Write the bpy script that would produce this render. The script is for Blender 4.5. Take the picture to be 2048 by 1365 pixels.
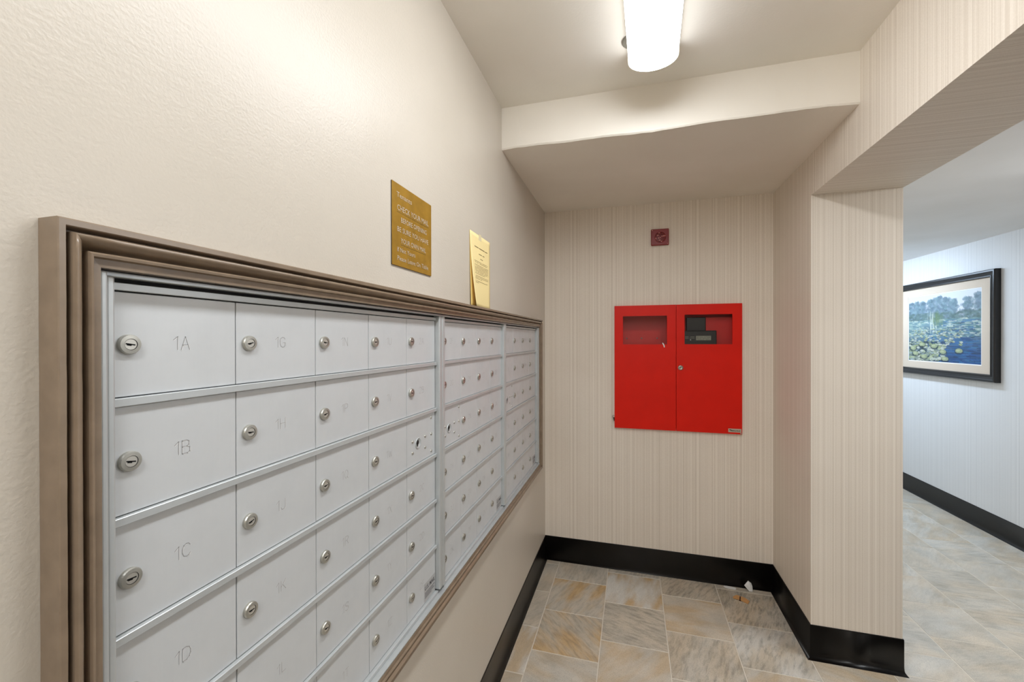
import bpy, bmesh, math, random
import numpy as np
from mathutils import Vector, Matrix

for o in list(bpy.data.objects):
    bpy.data.objects.remove(o, do_unlink=True)
scene = bpy.context.scene
COL = scene.collection
rnd = random.Random(7)

# ------------------------------------------------------------------ camera
F_PX, YAW, PITCH, ROLL = 836.141, 0.2793, -0.0032, -0.0017
CAM = Vector((0.5726, 0.0, 1.5015))
fw = Vector((-math.sin(YAW) * math.cos(PITCH), math.cos(YAW) * math.cos(PITCH), math.sin(PITCH)))
rt = Vector((math.cos(YAW), math.sin(YAW), 0))
up = rt.cross(fw)
r2 = rt * math.cos(ROLL) + up * math.sin(ROLL)
u2 = -rt * math.sin(ROLL) + up * math.cos(ROLL)
cd = bpy.data.cameras.new('camera')
cd.sensor_width = 36.0
cd.sensor_fit = 'HORIZONTAL'
cd.lens = 36.0 * F_PX / 2048.0
cd.clip_start = 0.02
cam = bpy.data.objects.new('camera', cd)
COL.objects.link(cam)
M = Matrix((r2, u2, -fw)).transposed().to_4x4()
M.translation = CAM
cam.matrix_world = M
scene.camera = cam

# ------------------------------------------------------------------ light and exposure
world = bpy.data.worlds.new('world')
scene.world = world
world.use_nodes = True
world.node_tree.nodes['Background'].inputs[0].default_value = (0.8, 0.9, 1.0, 1)
world.node_tree.nodes['Background'].inputs[1].default_value = 0.3
scene.view_settings.view_transform = 'Standard'
scene.view_settings.look = 'None'
scene.view_settings.gamma = 1.0
scene.view_settings.use_curve_mapping = False
scene.view_settings.exposure = 0.14
MAIL_LIGHT = 24.0
MAIL_COLOR = (0.94, 0.97, 1.0)
HALL_LIGHT = 50.0
HALL_COLOR = (0.62, 0.79, 1.0)
REAR_FILL = 43.0
HALL_NEAR_FILL = 34.0
scene.cycles.max_bounces = 12
scene.cycles.diffuse_bounces = 8

# ------------------------------------------------------------------ helpers
def lin(r, g, b, a=1.0):
    def f(c):
        c /= 255.0
        return c / 12.92 if c <= 0.04045 else ((c + 0.055) / 1.055) ** 2.4
    return (f(r), f(g), f(b), a)

def new_mat(name):
    m = bpy.data.materials.new(name)
    m.use_nodes = True
    nt = m.node_tree
    return m, nt, nt.nodes['Principled BSDF']

def mat(name, rgb, rough=0.5, metal=0.0, spec=0.5, bump=0.0, bscale=100.0, var=0.0, vscale=5.0):
    m, nt, p = new_mat(name)
    c = lin(*rgb)
    p.inputs['Base Color'].default_value = c
    p.inputs['Roughness'].default_value = rough
    p.inputs['Metallic'].default_value = metal
    p.inputs['Specular IOR Level'].default_value = spec
    tc = nt.nodes.new('ShaderNodeTexCoord')
    if bump > 0:
        n = nt.nodes.new('ShaderNodeTexNoise')
        n.inputs['Scale'].default_value = bscale
        n.inputs['Detail'].default_value = 3
        b = nt.nodes.new('ShaderNodeBump')
        b.inputs['Strength'].default_value = bump
        b.inputs['Distance'].default_value = 0.002
        nt.links.new(tc.outputs['Object'], n.inputs['Vector'])
        nt.links.new(n.outputs['Fac'], b.inputs['Height'])
        nt.links.new(b.outputs['Normal'], p.inputs['Normal'])
    if var > 0:
        n2 = nt.nodes.new('ShaderNodeTexNoise')
        n2.inputs['Scale'].default_value = vscale
        n2.inputs['Detail'].default_value = 4
        nt.links.new(tc.outputs['Object'], n2.inputs['Vector'])
        mr = nt.nodes.new('ShaderNodeMapRange')
        mr.inputs['From Min'].default_value = 0.3
        mr.inputs['From Max'].default_value = 0.7
        mr.inputs['To Min'].default_value = 1 - var
        mr.inputs['To Max'].default_value = 1 + var
        nt.links.new(n2.outputs['Fac'], mr.inputs['Value'])
        mx = nt.nodes.new('ShaderNodeVectorMath')
        mx.operation = 'SCALE'
        mx.inputs[0].default_value = c[:3]
        nt.links.new(mr.outputs['Result'], mx.inputs['Scale'])
        nt.links.new(mx.outputs['Vector'], p.inputs['Base Color'])
    return m

def math_node(nt, op, a, b=None, c=None):
    n = nt.nodes.new('ShaderNodeMath')
    n.operation = op
    for i, v in enumerate((a, b, c)):
        if v is None:
            continue
        if isinstance(v, (int, float)):
            n.inputs[i].default_value = v
        else:
            nt.links.new(v, n.inputs[i])
    return n.outputs[0]

def noise(nt, vec, scale, detail=3.0, dims='3D', rough=0.5):
    n = nt.nodes.new('ShaderNodeTexNoise')
    n.noise_dimensions = dims
    n.inputs['Scale'].default_value = scale
    n.inputs['Detail'].default_value = detail
    n.inputs['Roughness'].default_value = rough
    nt.links.new(vec, n.inputs['W' if dims == '1D' else 'Vector'])
    return n.outputs['Fac']

def maprange(nt, v, a, b, c, d):
    n = nt.nodes.new('ShaderNodeMapRange')
    for k, x in zip(('From Min', 'From Max', 'To Min', 'To Max'), (a, b, c, d)):
        n.inputs[k].default_value = x
    nt.links.new(v, n.inputs['Value'])
    return n.outputs['Result']

def mixcol(nt, fac, a, b):
    n = nt.nodes.new('ShaderNodeMix')
    n.data_type = 'RGBA'
    if isinstance(fac, (int, float)):
        n.inputs[0].default_value = fac
    else:
        nt.links.new(fac, n.inputs[0])
    for s, v in ((6, a), (7, b)):
        if isinstance(v, tuple):
            n.inputs[s].default_value = v
        else:
            nt.links.new(v, n.inputs[s])
    return n.outputs[2]

# ------------------------------------------------------------------ materials
def wallpaper_mat(name, light, dark):
    m, nt, p = new_mat(name)
    geo = nt.nodes.new('ShaderNodeNewGeometry')
    sp = nt.nodes.new('ShaderNodeSeparateXYZ')
    nt.links.new(geo.outputs['Position'], sp.inputs[0])
    sn = nt.nodes.new('ShaderNodeSeparateXYZ')
    nt.links.new(geo.outputs['True Normal'], sn.inputs[0])
    ay = math_node(nt, 'ABSOLUTE', sn.outputs['Y'])
    ay = math_node(nt, 'GREATER_THAN', ay, 0.7)
    iy = math_node(nt, 'SUBTRACT', 1.0, ay)
    u = math_node(nt, 'ADD', math_node(nt, 'MULTIPLY', sp.outputs['X'], ay), math_node(nt, 'MULTIPLY', sp.outputs['Y'], iy))
    n1 = noise(nt, u, 75, 2, '1D', 0.6)
    n2 = noise(nt, u, 260, 1, '1D', 0.5)
    s = math_node(nt, 'ADD', math_node(nt, 'MULTIPLY', n1, 0.6), math_node(nt, 'MULTIPLY', n2, 0.4))
    fine = noise(nt, geo.outputs['Position'], 260, 2)
    s = math_node(nt, 'ADD', s, math_node(nt, 'MULTIPLY', math_node(nt, 'SUBTRACT', fine, 0.5), 0.25))
    big = noise(nt, geo.outputs['Position'], 2.2, 3)
    s = math_node(nt, 'ADD', s, math_node(nt, 'MULTIPLY', math_node(nt, 'SUBTRACT', big, 0.5), 0.25))
    f = maprange(nt, s, 0.36, 0.64, 0, 1)
    nt.links.new(mixcol(nt, f, lin(*dark), lin(*light)), p.inputs['Base Color'])
    p.inputs['Roughness'].default_value = 0.55
    p.inputs['Specular IOR Level'].default_value = 0.35
    b = nt.nodes.new('ShaderNodeBump')
    b.inputs['Strength'].default_value = 0.12
    b.inputs['Distance'].default_value = 0.001
    nt.links.new(s, b.inputs['Height'])
    nt.links.new(b.outputs['Normal'], p.inputs['Normal'])
    return m

def paint_mat(name, rgb, rough, spec, strength, peel=220.0):
    m, nt, p = new_mat(name)
    geo = nt.nodes.new('ShaderNodeNewGeometry')
    pos = geo.outputs['Position']
    peel_n = noise(nt, pos, peel, 2.0)
    mp = nt.nodes.new('ShaderNodeMapping')
    mp.inputs['Scale'].default_value = (30, 12, 90)
    nt.links.new(pos, mp.inputs['Vector'])
    brush = noise(nt, mp.outputs[0], 1.0, 3.0)
    lump = noise(nt, pos, 9.0, 3.0)
    h = math_node(nt, 'ADD', peel_n, math_node(nt, 'ADD', math_node(nt, 'MULTIPLY', brush, 0.5), math_node(nt, 'MULTIPLY', lump, 1.2)))
    b = nt.nodes.new('ShaderNodeBump')
    b.inputs['Strength'].default_value = strength
    b.inputs['Distance'].default_value = 0.0016
    nt.links.new(h, b.inputs['Height'])
    nt.links.new(b.outputs['Normal'], p.inputs['Normal'])
    v = noise(nt, pos, 1.7, 4.0)
    c = lin(*rgb)
    d = (c[0] * 0.93, c[1] * 0.925, c[2] * 0.91, 1)
    nt.links.new(mixcol(nt, maprange(nt, v, 0.35, 0.65, 0, 1), d, c), p.inputs['Base Color'])
    p.inputs['Roughness'].default_value = rough
    p.inputs['Specular IOR Level'].default_value = spec
    return m

def tile_mat():
    m, nt, p = new_mat('stone_tile')
    tc = nt.nodes.new('ShaderNodeTexCoord')
    oi = nt.nodes.new('ShaderNodeObjectInfo')
    sc = nt.nodes.new('ShaderNodeSeparateColor')
    nt.links.new(oi.outputs['Color'], sc.inputs[0])
    ochre, streak, white = sc.outputs[0], sc.outputs[1], sc.outputs[2]
    ang = math_node(nt, 'MULTIPLY', oi.outputs['Alpha'], 6.2832)
    off = nt.nodes.new('ShaderNodeVectorMath')
    off.operation = 'MULTIPLY_ADD'
    cr = nt.nodes.new('ShaderNodeCombineXYZ')
    for i in range(3):
        nt.links.new(oi.outputs['Random'], cr.inputs[i])
    nt.links.new(cr.outputs[0], off.inputs[0])
    off.inputs[1].default_value = (37.0, 91.0, 53.0)
    vr = nt.nodes.new('ShaderNodeVectorRotate')
    vr.rotation_type = 'Z_AXIS'
    nt.links.new(tc.outputs['Object'], vr.inputs['Vector'])
    nt.links.new(ang, vr.inputs['Angle'])
    nt.links.new(vr.outputs[0], off.inputs[2])
    P = off.outputs[0]
    mp = nt.nodes.new('ShaderNodeMapping')
    mp.inputs['Scale'].default_value = (60, 13, 30)
    nt.links.new(P, mp.inputs['Vector'])
    st = noise(nt, mp.outputs[0], 1.0, 5.0, '3D', 0.65)
    mp2 = nt.nodes.new('ShaderNodeMapping')
    mp2.inputs['Scale'].default_value = (13, 4, 8)
    nt.links.new(P, mp2.inputs['Vector'])
    broad = noise(nt, mp2.outputs[0], 1.0, 3.0)
    grain = noise(nt, P, 330.0, 3.0, '3D', 0.7)
    cloud = noise(nt, P, 6.0, 4.0)
    base = mixcol(nt, maprange(nt, cloud, 0.35, 0.65, 0, 1), lin(172, 166, 154), lin(200, 188, 170))
    fo = math_node(nt, 'MULTIPLY', maprange(nt, broad, 0.40, 0.62, 0.1, 1), ochre)
    c = mixcol(nt, fo, base, lin(190, 158, 112))
    fw_ = math_node(nt, 'MULTIPLY', maprange(nt, broad, 0.58, 0.36, 0, 1), white)
    c = mixcol(nt, fw_, c, lin(208, 205, 198))
    fs = math_node(nt, 'MULTIPLY', maprange(nt, st, 0.46, 0.72, 0, 0.8), streak)
    c = mixcol(nt, fs, c, lin(92, 92, 84))
    fs2 = maprange(nt, st, 0.30, 0.50, 0.14, 0.0)
    c = mixcol(nt, fs2, c, lin(215, 205, 188))
    fg = maprange(nt, grain, 0.48, 0.72, 0, 0.50)
    c = mixcol(nt, fg, c, lin(105, 98, 86))
    nt.links.new(c, p.inputs['Base Color'])
    p.inputs['Roughness'].default_value = 0.42
    p.inputs['Specular IOR Level'].default_value = 0.45
    b = nt.nodes.new('ShaderNodeBump')
    b.inputs['Strength'].default_value = 0.35
    b.inputs['Distance'].default_value = 0.0015
    nt.links.new(math_node(nt, 'ADD', st, math_node(nt, 'MULTIPLY', grain, 0.5)), b.inputs['Height'])
    nt.links.new(b.outputs['Normal'], p.inputs['Normal'])
    return m

def alu_mat(name, rgb, rough=0.42, metal=0.35, smudge=0.08):
    m, nt, p = new_mat(name)
    geo = nt.nodes.new('ShaderNodeNewGeometry')
    pos = geo.outputs['Position']
    mp = nt.nodes.new('ShaderNodeMapping')
    mp.inputs['Scale'].default_value = (40, 260, 6)
    nt.links.new(pos, mp.inputs['Vector'])
    br = noise(nt, mp.outputs[0], 1.0, 2.0)
    sm = noise(nt, pos, 11.0, 5.0, '3D', 0.6)
    c = lin(*rgb)
    d = tuple(x * (1 - smudge * 2.2) for x in c[:3]) + (1,)
    f = math_node(nt, 'ADD', math_node(nt, 'MULTIPLY', maprange(nt, sm, 0.3, 0.6, 0, 1), 0.7), math_node(nt, 'MULTIPLY', br, 0.3))
    nt.links.new(mixcol(nt, f, d, c), p.inputs['Base Color'])
    p.inputs['Metallic'].default_value = metal
    nt.links.new(maprange(nt, sm, 0.3, 0.7, rough + 0.06, rough - 0.05), p.inputs['Roughness'])
    return m

def emit_mat(name, col, strength):
    # an acrylic wrap lens: brightest over the tubes, dimmer toward its side lips
    m, nt, p = new_mat(name)
    tc = nt.nodes.new('ShaderNodeTexCoord')
    sp = nt.nodes.new('ShaderNodeSeparateXYZ')
    nt.links.new(tc.outputs['Object'], sp.inputs[0])
    f = maprange(nt, sp.outputs['Z'], -0.036, -0.074, 0.20 * strength, strength)
    nt.links.new(f, p.inputs['Emission Strength'])
    p.inputs['Base Color'].default_value = (0.9, 0.9, 0.88, 1)
    p.inputs['Emission Color'].default_value = (*col, 1)
    return m

def glass_mat(name):
    m = bpy.data.materials.new(name)
    m.use_nodes = True
    nt = m.node_tree
    nt.nodes.clear()
    out = nt.nodes.new('ShaderNodeOutputMaterial')
    t = nt.nodes.new('ShaderNodeBsdfTransparent')
    t.inputs[0].default_value = (0.95, 0.94, 0.94, 1)
    g = nt.nodes.new('ShaderNodeBsdfGlossy')
    g.inputs['Roughness'].default_value = 0.06
    fr = nt.nodes.new('ShaderNodeFresnel')
    fr.inputs['IOR'].default_value = 1.22
    mx = nt.nodes.new('ShaderNodeMixShader')
    f = fr.outputs[0]
    nt.links.new(f, mx.inputs[0])
    nt.links.new(t.outputs[0], mx.inputs[1])
    nt.links.new(g.outputs[0], mx.inputs[2])
    nt.links.new(mx.outputs[0], out.inputs[0])
    return m

MT = {}
MT['wall'] = paint_mat('cream_wall_paint', (199, 191, 179), 0.37, 0.42, 0.30)
MT['ceil'] = paint_mat('ceiling_paint', (240, 236, 228), 0.6, 0.3, 0.20, 150.0)
MT['soffit'] = paint_mat('soffit_paint', (238, 233, 224), 0.5, 0.4, 0.10, 160.0)
MT['hallceil'] = paint_mat('hall_ceiling_paint', (236, 236, 236), 0.6, 0.3, 0.08)
MT['paper'] = wallpaper_mat('striped_wallpaper', (233, 224, 212), (215, 204, 190))
MT['hallpaper'] = wallpaper_mat('wallpaper_cool_lit', (224, 224, 224), (212, 212, 212))  # same striped wallpaper, cool hall light put into its greyer tones
MT['tile'] = tile_mat()
MT['grout'] = mat('grout', (206, 198, 184), 0.85, bump=0.3, bscale=300)
MT['cove'] = mat('black_vinyl', (14, 12, 11), 0.30, spec=0.35, bump=0.04, bscale=40, var=0.25, vscale=14)
MT['alu'] = alu_mat('satin_aluminium', (202, 205, 207), 0.50, 0.25, 0.03)
MT['alu2'] = alu_mat('aluminium_trim', (192, 196, 197), 0.38, 0.40, 0.05)
MT['alu_dark'] = mat('dark_gap', (28, 28, 27), 0.7)
MT['chrome'] = mat('nickel', (176, 174, 166), 0.34, 0.75)
MT['plug'] = mat('nickel_plug', (205, 202, 194), 0.32, 0.7)
MT['key'] = mat('keyhole_black', (10, 10, 9), 0.6)
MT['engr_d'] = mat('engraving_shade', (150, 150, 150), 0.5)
MT['engr_l'] = mat('engraving_highlight', (222, 222, 222), 0.4)  # highlight beside each cut, painted as a lighter stroke
MT['wood'] = mat('brown_gloss_paint', (128, 111, 93), 0.27, bump=0.10, bscale=60, var=0.10, vscale=30)
MT['brass'] = mat('brass_plate', (170, 130, 44), 0.38, 0.45, var=0.12, vscale=25)
MT['brass_edge'] = mat('brass_edge', (70, 52, 24), 0.5, 0.3)
MT['letter'] = mat('engraved_letter', (196, 178, 152), 0.5)
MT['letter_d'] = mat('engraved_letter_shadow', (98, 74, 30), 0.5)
MT['sheet'] = mat('yellow_paper', (240, 220, 160), 0.8, var=0.02)
MT['sheet_b'] = mat('yellow_paper_back', (226, 196, 118), 0.8)
MT['ink'] = mat('print_ink', (120, 100, 62), 0.8)
MT['tape'] = mat('clear_tape', (228, 214, 176), 0.25)
MT['red'] = mat('red_enamel', (216, 26, 7), 0.42, spec=0.22, var=0.04, vscale=8)
MT['red_in'] = mat('red_enamel_inside', (206, 34, 28), 0.45)
MT['red_d'] = mat('horn_red', (128, 16, 16), 0.4)
MT['horn_k'] = mat('horn_slots', (26, 3, 5), 0.6)
MT['horn_l'] = mat('horn_rim', (214, 160, 150), 0.4)
MT['glass'] = glass_mat('cabinet_glass')
MT['black'] = mat('black_plastic', (34, 36, 34), 0.4)
MT['lcd'] = mat('lcd_grey', (150, 152, 136), 0.3)
MT['lcd_k'] = mat('lcd_text', (70, 74, 64), 0.5)
MT['white'] = mat('white_paper', (226, 226, 224), 0.7)
MT['card'] = mat('brown_card', (196, 146, 92), 0.75, var=0.06, vscale=60)
MT['card_k'] = mat('card_slot', (46, 20, 10), 0.7)
MT['pframe'] = mat('black_picture_frame', (24, 23, 24), 0.28, bump=0.05, bscale=50)
MT['mat'] = mat('beige_mat', (204, 188, 170), 0.85)
MT['matedge'] = mat('white_mat_bevel', (235, 235, 235), 0.7)
MT['pan'] = mat('white_enamel', (225, 222, 214), 0.4)
MT['cap'] = mat('white_plastic_cap', (225, 220, 205), 0.45)
MT['grey'] = mat('grey_cover', (132, 128, 118), 0.5)
MT['lens'] = emit_mat('lit_diffuser', MAIL_COLOR, MAIL_LIGHT)
MT['lens_h'] = emit_mat('lit_diffuser_cool', HALL_COLOR, HALL_LIGHT)
MT['fill_n'] = emit_mat('added_fill_near', (0.94, 0.97, 1.0), HALL_NEAR_FILL)
MT['fill_r'] = emit_mat('added_fill_rear', MAIL_COLOR, REAR_FILL)

# ------------------------------------------------------------------ mesh helpers
def bx(bm, x0, x1, y0, y1, z0, z1, mi=0):
    vs = [bm.verts.new(c) for c in ((x0, y0, z0), (x1, y0, z0), (x1, y1, z0), (x0, y1, z0), (x0, y0, z1), (x1, y0, z1), (x1, y1, z1), (x0, y1, z1))]
    for f in ((0, 3, 2, 1), (4, 5, 6, 7), (0, 1, 5, 4), (1, 2, 6, 5), (2, 3, 7, 6), (3, 0, 4, 7)):
        fc = bm.faces.new([vs[i] for i in f])
        fc.material_index = mi
    return vs

def bevel(bm, w, seg=1):
    bmesh.ops.bevel(bm, geom=list(bm.edges), offset=w, segments=seg, affect='EDGES', profile=0.5, clamp_overlap=True)

def mesh_of(name, bm, mats):
    me = bpy.data.meshes.new(name)
    bmesh.ops.recalc_face_normals(bm, faces=list(bm.faces))
    bm.to_mesh(me)
    bm.free()
    for m in (mats if isinstance(mats, (list, tuple)) else [mats]):
        me.materials.append(MT[m])
    return me

def link(name, me, parent=None, loc=(0, 0, 0), rot=(0, 0, 0)):
    o = bpy.data.objects.new(name, me)
    COL.objects.link(o)
    o.parent = parent
    o.location = loc
    o.rotation_euler = rot
    return o

def obj(name, bm, mats, parent=None, loc=(0, 0, 0), rot=(0, 0, 0), smooth=False):
    me = mesh_of(name, bm, mats)
    if smooth:
        for p in me.polygons:
            p.use_smooth = True
    return link(name, me, parent, loc, rot)

def box_obj(name, b, mats, parent=None, bev=0.0, seg=1):
    """box with its origin at its own centre"""
    cx, cy, cz = (b[0] + b[1]) / 2, (b[2] + b[3]) / 2, (b[4] + b[5]) / 2
    bm = bmesh.new()
    bx(bm, b[0] - cx, b[1] - cx, b[2] - cy, b[3] - cy, b[4] - cz, b[5] - cz)
    if bev:
        bevel(bm, bev, seg)
    pl = parent.location if parent else Vector((0, 0, 0))
    return obj(name, bm, mats, parent, (cx - pl[0], cy - pl[1], cz - pl[2]))

def tag(o, label, cat, group=None):
    o['label'] = label
    o['category'] = cat
    if group:
        o['group'] = group
    return o

def thing(name, label, cat, loc, rotz=0.0, group=None):
    o = bpy.data.objects.new(name, None)
    COL.objects.link(o)
    o.location = loc
    o.rotation_euler = (0, 0, rotz)
    o.empty_display_size = 0.05
    return tag(o, label, cat, group)

def struct(o, label=None, cat=None):
    o['kind'] = 'structure'
    if label:
        o['label'] = label
    if cat:
        o['category'] = cat
    return o

def lathe(bm, prof, axis='X', seg=24, mis=None, c=(0, 0, 0)):
    """prof: list of (r, h) from outside to centre; closed at r=0"""
    rings = []
    for r, h in prof:
        ring = []
        if r < 1e-7:
            p = (h, 0, 0) if axis == 'X' else ((0, -h, 0) if axis == '-Y' else (0, 0, h))
            ring = [bm.verts.new((p[0] + c[0], p[1] + c[1], p[2] + c[2]))]
        else:
            for k in range(seg):
                a = 2 * math.pi * k / seg
                s, t = r * math.cos(a), r * math.sin(a)
                p = (h, s, t) if axis == 'X' else ((s, -h, t) if axis == '-Y' else (s, t, h))
                ring.append(bm.verts.new((p[0] + c[0], p[1] + c[1], p[2] + c[2])))
        rings.append(ring)
    for i in range(len(rings) - 1):
        a, b = rings[i], rings[i + 1]
        mi = mis[i] if mis else 0
        for k in range(seg):
            k2 = (k + 1) % seg
            if len(b) == 1:
                f = bm.faces.new((a[k], a[k2], b[0]))
            else:
                f = bm.faces.new((a[k], a[k2], b[k2], b[k]))
            f.material_index = mi
            f.smooth = True

def text_geo(s, size, align='LEFT', font_w=0.0):
    cu = bpy.data.curves.new('txt', 'FONT')
    cu.body = s
    cu.size = size
    cu.align_x = align
    cu.resolution_u = 2
    cu.offset = font_w
    o = bpy.data.objects.new('txt', cu)
    COL.objects.link(o)
    bpy.context.view_layer.update()
    me = o.to_mesh()
    vs = [v.co.copy() for v in me.vertices]
    fs = [list(p.vertices) for p in me.polygons]
    o.to_mesh_clear()
    bpy.data.objects.remove(o, do_unlink=True)
    bpy.data.curves.remove(cu)
    return vs, fs

def add_geo(bm, vs, fs, fn, mi=0):
    nv = [bm.verts.new(fn(v)) for v in vs]
    for f in fs:
        try:
            fc = bm.faces.new([nv[i] for i in f])
            fc.material_index = mi
        except ValueError:
            pass

# ------------------------------------------------------------------ dimensions of the place
YB, W, T, YP = 2.818, 1.380, 0.355, 2.273          # back wall, right wall plane, wall thickness, pillar front
ZC, ZS, YS, ZH = 2.5616, 2.370, 1.832, 2.177       # ceiling, soffit underside, soffit front, header underside
ZB = 0.1594                                        # vinyl base height
Y0, YE, ZHC = -1.5, 6.5, 2.285                     # room behind the camera, end of hall, hall ceiling
XH = lambda y: 3.238 - 0.028 * (y - 3.837)         # hall wall, slightly off parallel

def struct_boxes(name, boxes, m, **k):
    bm = bmesh.new()
    for b in boxes:
        bx(bm, *b)
    return struct(obj(name, bm, m), **k)

# hole in left wall for the mailboxes, in back wall for the fire cabinet
HL = (0.290, 2.562, 0.712, 1.604)
HB = (0.474, 1.200, 0.938, 1.709)
struct_boxes('wall_left', [(-0.16, 0, Y0, HL[0], 0, ZC), (-0.16, 0, HL[1], YB, 0, ZC), (-0.16, 0, HL[0], HL[1], 0, HL[2]), (-0.16, 0, HL[0], HL[1], HL[3], ZC)], 'wall')
struct_boxes('wall_back', [(0, HB[0], YB, YB + .15, 0, ZC), (HB[1], W, YB, YB + .15, 0, ZC), (HB[0], HB[1], YB, YB + .15, 0, HB[2]), (HB[0], HB[1], YB, YB + .15, HB[3], ZC)], 'paper')
struct_boxes('wall_right', [(W, W + T, YP, YE, 0, ZC)], 'paper')
struct_boxes('wall_header', [(W, W + T, Y0, YP, ZH, ZC)], 'paper')
struct_boxes('wall_rear', [(-0.16, 3.55, Y0 - .12, Y0, 0, ZC)], 'wall')
struct_boxes('wall_hall_end', [(W + T, 3.55, YE, YE + .12, 0, ZC)], 'hallpaper')
struct_boxes('ceiling', [(-0.16, W, Y0, YB, ZC, ZC + .08)], 'ceil')
struct_boxes('ceiling_hall', [(W + T, 3.55, Y0, YE, ZHC, ZHC + .08)], 'hallceil')
bm = bmesh.new()
pts = [(XH(Y0), Y0), (3.55, Y0), (3.55, YE), (XH(YE), YE)]
lo = [bm.verts.new((x, y, 0)) for x, y in pts]
hi = [bm.verts.new((x, y, ZHC)) for x, y in pts]
bm.faces.new(lo[::-1]); bm.faces.new(hi)
for i in range(4):
    j = (i + 1) % 4
    bm.faces.new((lo[i], lo[j], hi[j], hi[i]))
struct(obj('wall_hall', bm, 'hallpaper'))

# soffit with a slightly wavering plaster edge
bm = bmesh.new()
N = 40
rows = []
r3 = random.Random(3)
wz = [0.0] * (N + 1)
wy = [0.0] * (N + 1)
for i in range(N + 1):
    t = i / N
    wz[i] = 0.0035 * math.sin(t * 9.0 + 0.6) + 0.002 * math.sin(t * 23) + r3.uniform(-.0012, .0012)
    wy[i] = 0.003 * math.sin(t * 7.0) + r3.uniform(-.0012, .0012)
for i in range(N + 1):
    x = W * i / N
    rows.append([bm.verts.new((x, YB, ZC)), bm.verts.new((x, YS, ZC)), bm.verts.new((x, YS + wy[i] * .5, ZS + .006 + wz[i])),
                 bm.verts.new((x, YS + .004 + wy[i], ZS + wz[i])), bm.verts.new((x, YS + .25, ZS)), bm.verts.new((x, YB, ZS))])
for i in range(N):
    for k in range(6):
        k2 = (k + 1) % 6
        bm.faces.new((rows[i][k], rows[i][k2], rows[i + 1][k2], rows[i + 1][k]))
bm.faces.new(rows[0]); bm.faces.new(rows[-1][::-1])
struct(obj('ceiling_soffit', bm, 'soffit'))

# ------------------------------------------------------------------ floor and its tiles
bm = bmesh.new()
bx(bm, -0.16, 3.55, Y0, YE, -0.05, -0.0012)
floor = struct(obj('floor', bm, 'grout'))
TX, TY, X_0, GAP = 0.3185, 0.3165, 0.104, 0.0040
YEV, YOD = 2.443, 2.603
tile_cache = {}
def tile_mesh(w, d):
    key = (round(w, 4), round(d, 4))
    if key not in tile_cache:
        b = bmesh.new()
        bx(b, -w / 2, w / 2, -d / 2, d / 2, -0.008, 0.0)
        top = [e for e in b.edges if all(v.co.z > -0.001 for v in e.verts)]
        bmesh.ops.bevel(b, geom=top, offset=0.0014, segments=1, affect='EDGES')
        tile_cache[key] = mesh_of('tile', b, 'tile')
    return tile_cache[key]
# look of single tiles: (ochre, streak, white, direction) keyed by (column, row)
LOOK = {(0, 0): (.15, .25, .2, .02), (0, 1): (.35, .2, .1, .05), (0, -1): (.05, .4, .1, .1), (0, -2): (.5, .15, .9, .03), (0, -3): (.3, .1, .2, .2),
        (1, 0): (.05, .5, .3, .02), (1, -1): (.95, .45, .2, .06), (1, -2): (.9, .55, .0, .88), (1, -3): (.25, .15, .4, .3),
        (2, 1): (.0, .7, .2, .04), (2, 0): (.85, .15, .95, .03), (2, -1): (.05, .75, .0, .8), (2, -2): (.45, .1, .3, .1),
        (3, 0): (.15, .85, .1, .08), (3, -1): (.55, .1, .15, .25), (3, -2): (.2, .65, .3, .05), (3, -3): (.1, .4, .3, .1),
        (4, 1): (.1, .3, .1, .2), (4, 0): (.25, .95, .1, .06), (4, -1): (.05, .75, .95, .07), (4, -2): (.45, .15, .4, .1),
        (5, -1): (.2, .35, .2, .1), (5, -2): (.5, .2, .2, .3)}
r5 = random.Random(11)
zones = [(0.0, W, Y0, YB), (W, W + T, Y0, YP), (W + T, None, Y0, YE)]
for col in range(0, 12):
    xa, xb = X_0 + (col - 1) * TX, X_0 + col * TX
    y_base = YEV if col % 2 == 0 else YOD
    for row in range(-14, 15):
        ya, yb = y_base + row * TY, y_base + (row + 1) * TY
        for zx0, zx1, zy0, zy1 in zones:
            e = XH((ya + yb) / 2) - 0.004 if zx1 is None else zx1
            x0, x1 = max(xa, zx0), min(xb, e)
            y0, y1 = max(ya, zy0), min(yb, zy1)
            # tiles that cross the line between two open zones are laid whole
            if zx1 == W and xb > W and (ya + yb) / 2 < YP and y1 < YP + .05:
                x1 = xb
                y1 = yb if yb < YP else YP
            if zx0 == W and xa < W:
                continue
            if zx0 == W:
                x1 = xb if y1 < YP - 1e-6 or True else x1
            if zx0 == W + T and xa < W + T and y0 < YP:
                y0 = max(y0, YP) if yb > YP else 99
            if x1 - x0 < 0.012 or y1 - y0 < 0.012:
                continue
            w, d = x1 - x0 - GAP, y1 - y0 - GAP
            o = link('tile', tile_mesh(w, d), floor, ((x0 + x1) / 2, (y0 + y1) / 2, 0.0))
            lk = LOOK.get((col, row)) if zx0 == 0.0 or col == 5 else None
            if lk is None:
                lk = (r5.uniform(0, .30), r5.uniform(.05, .45), r5.uniform(.1, .6), r5.uniform(0.05, 0.30))  # hall tiles stay greyer: cool light and glare put into their colour
                if x0 < W:
                    lk = (r5.uniform(0, .8),) + lk[1:]
            o.color = lk

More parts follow.
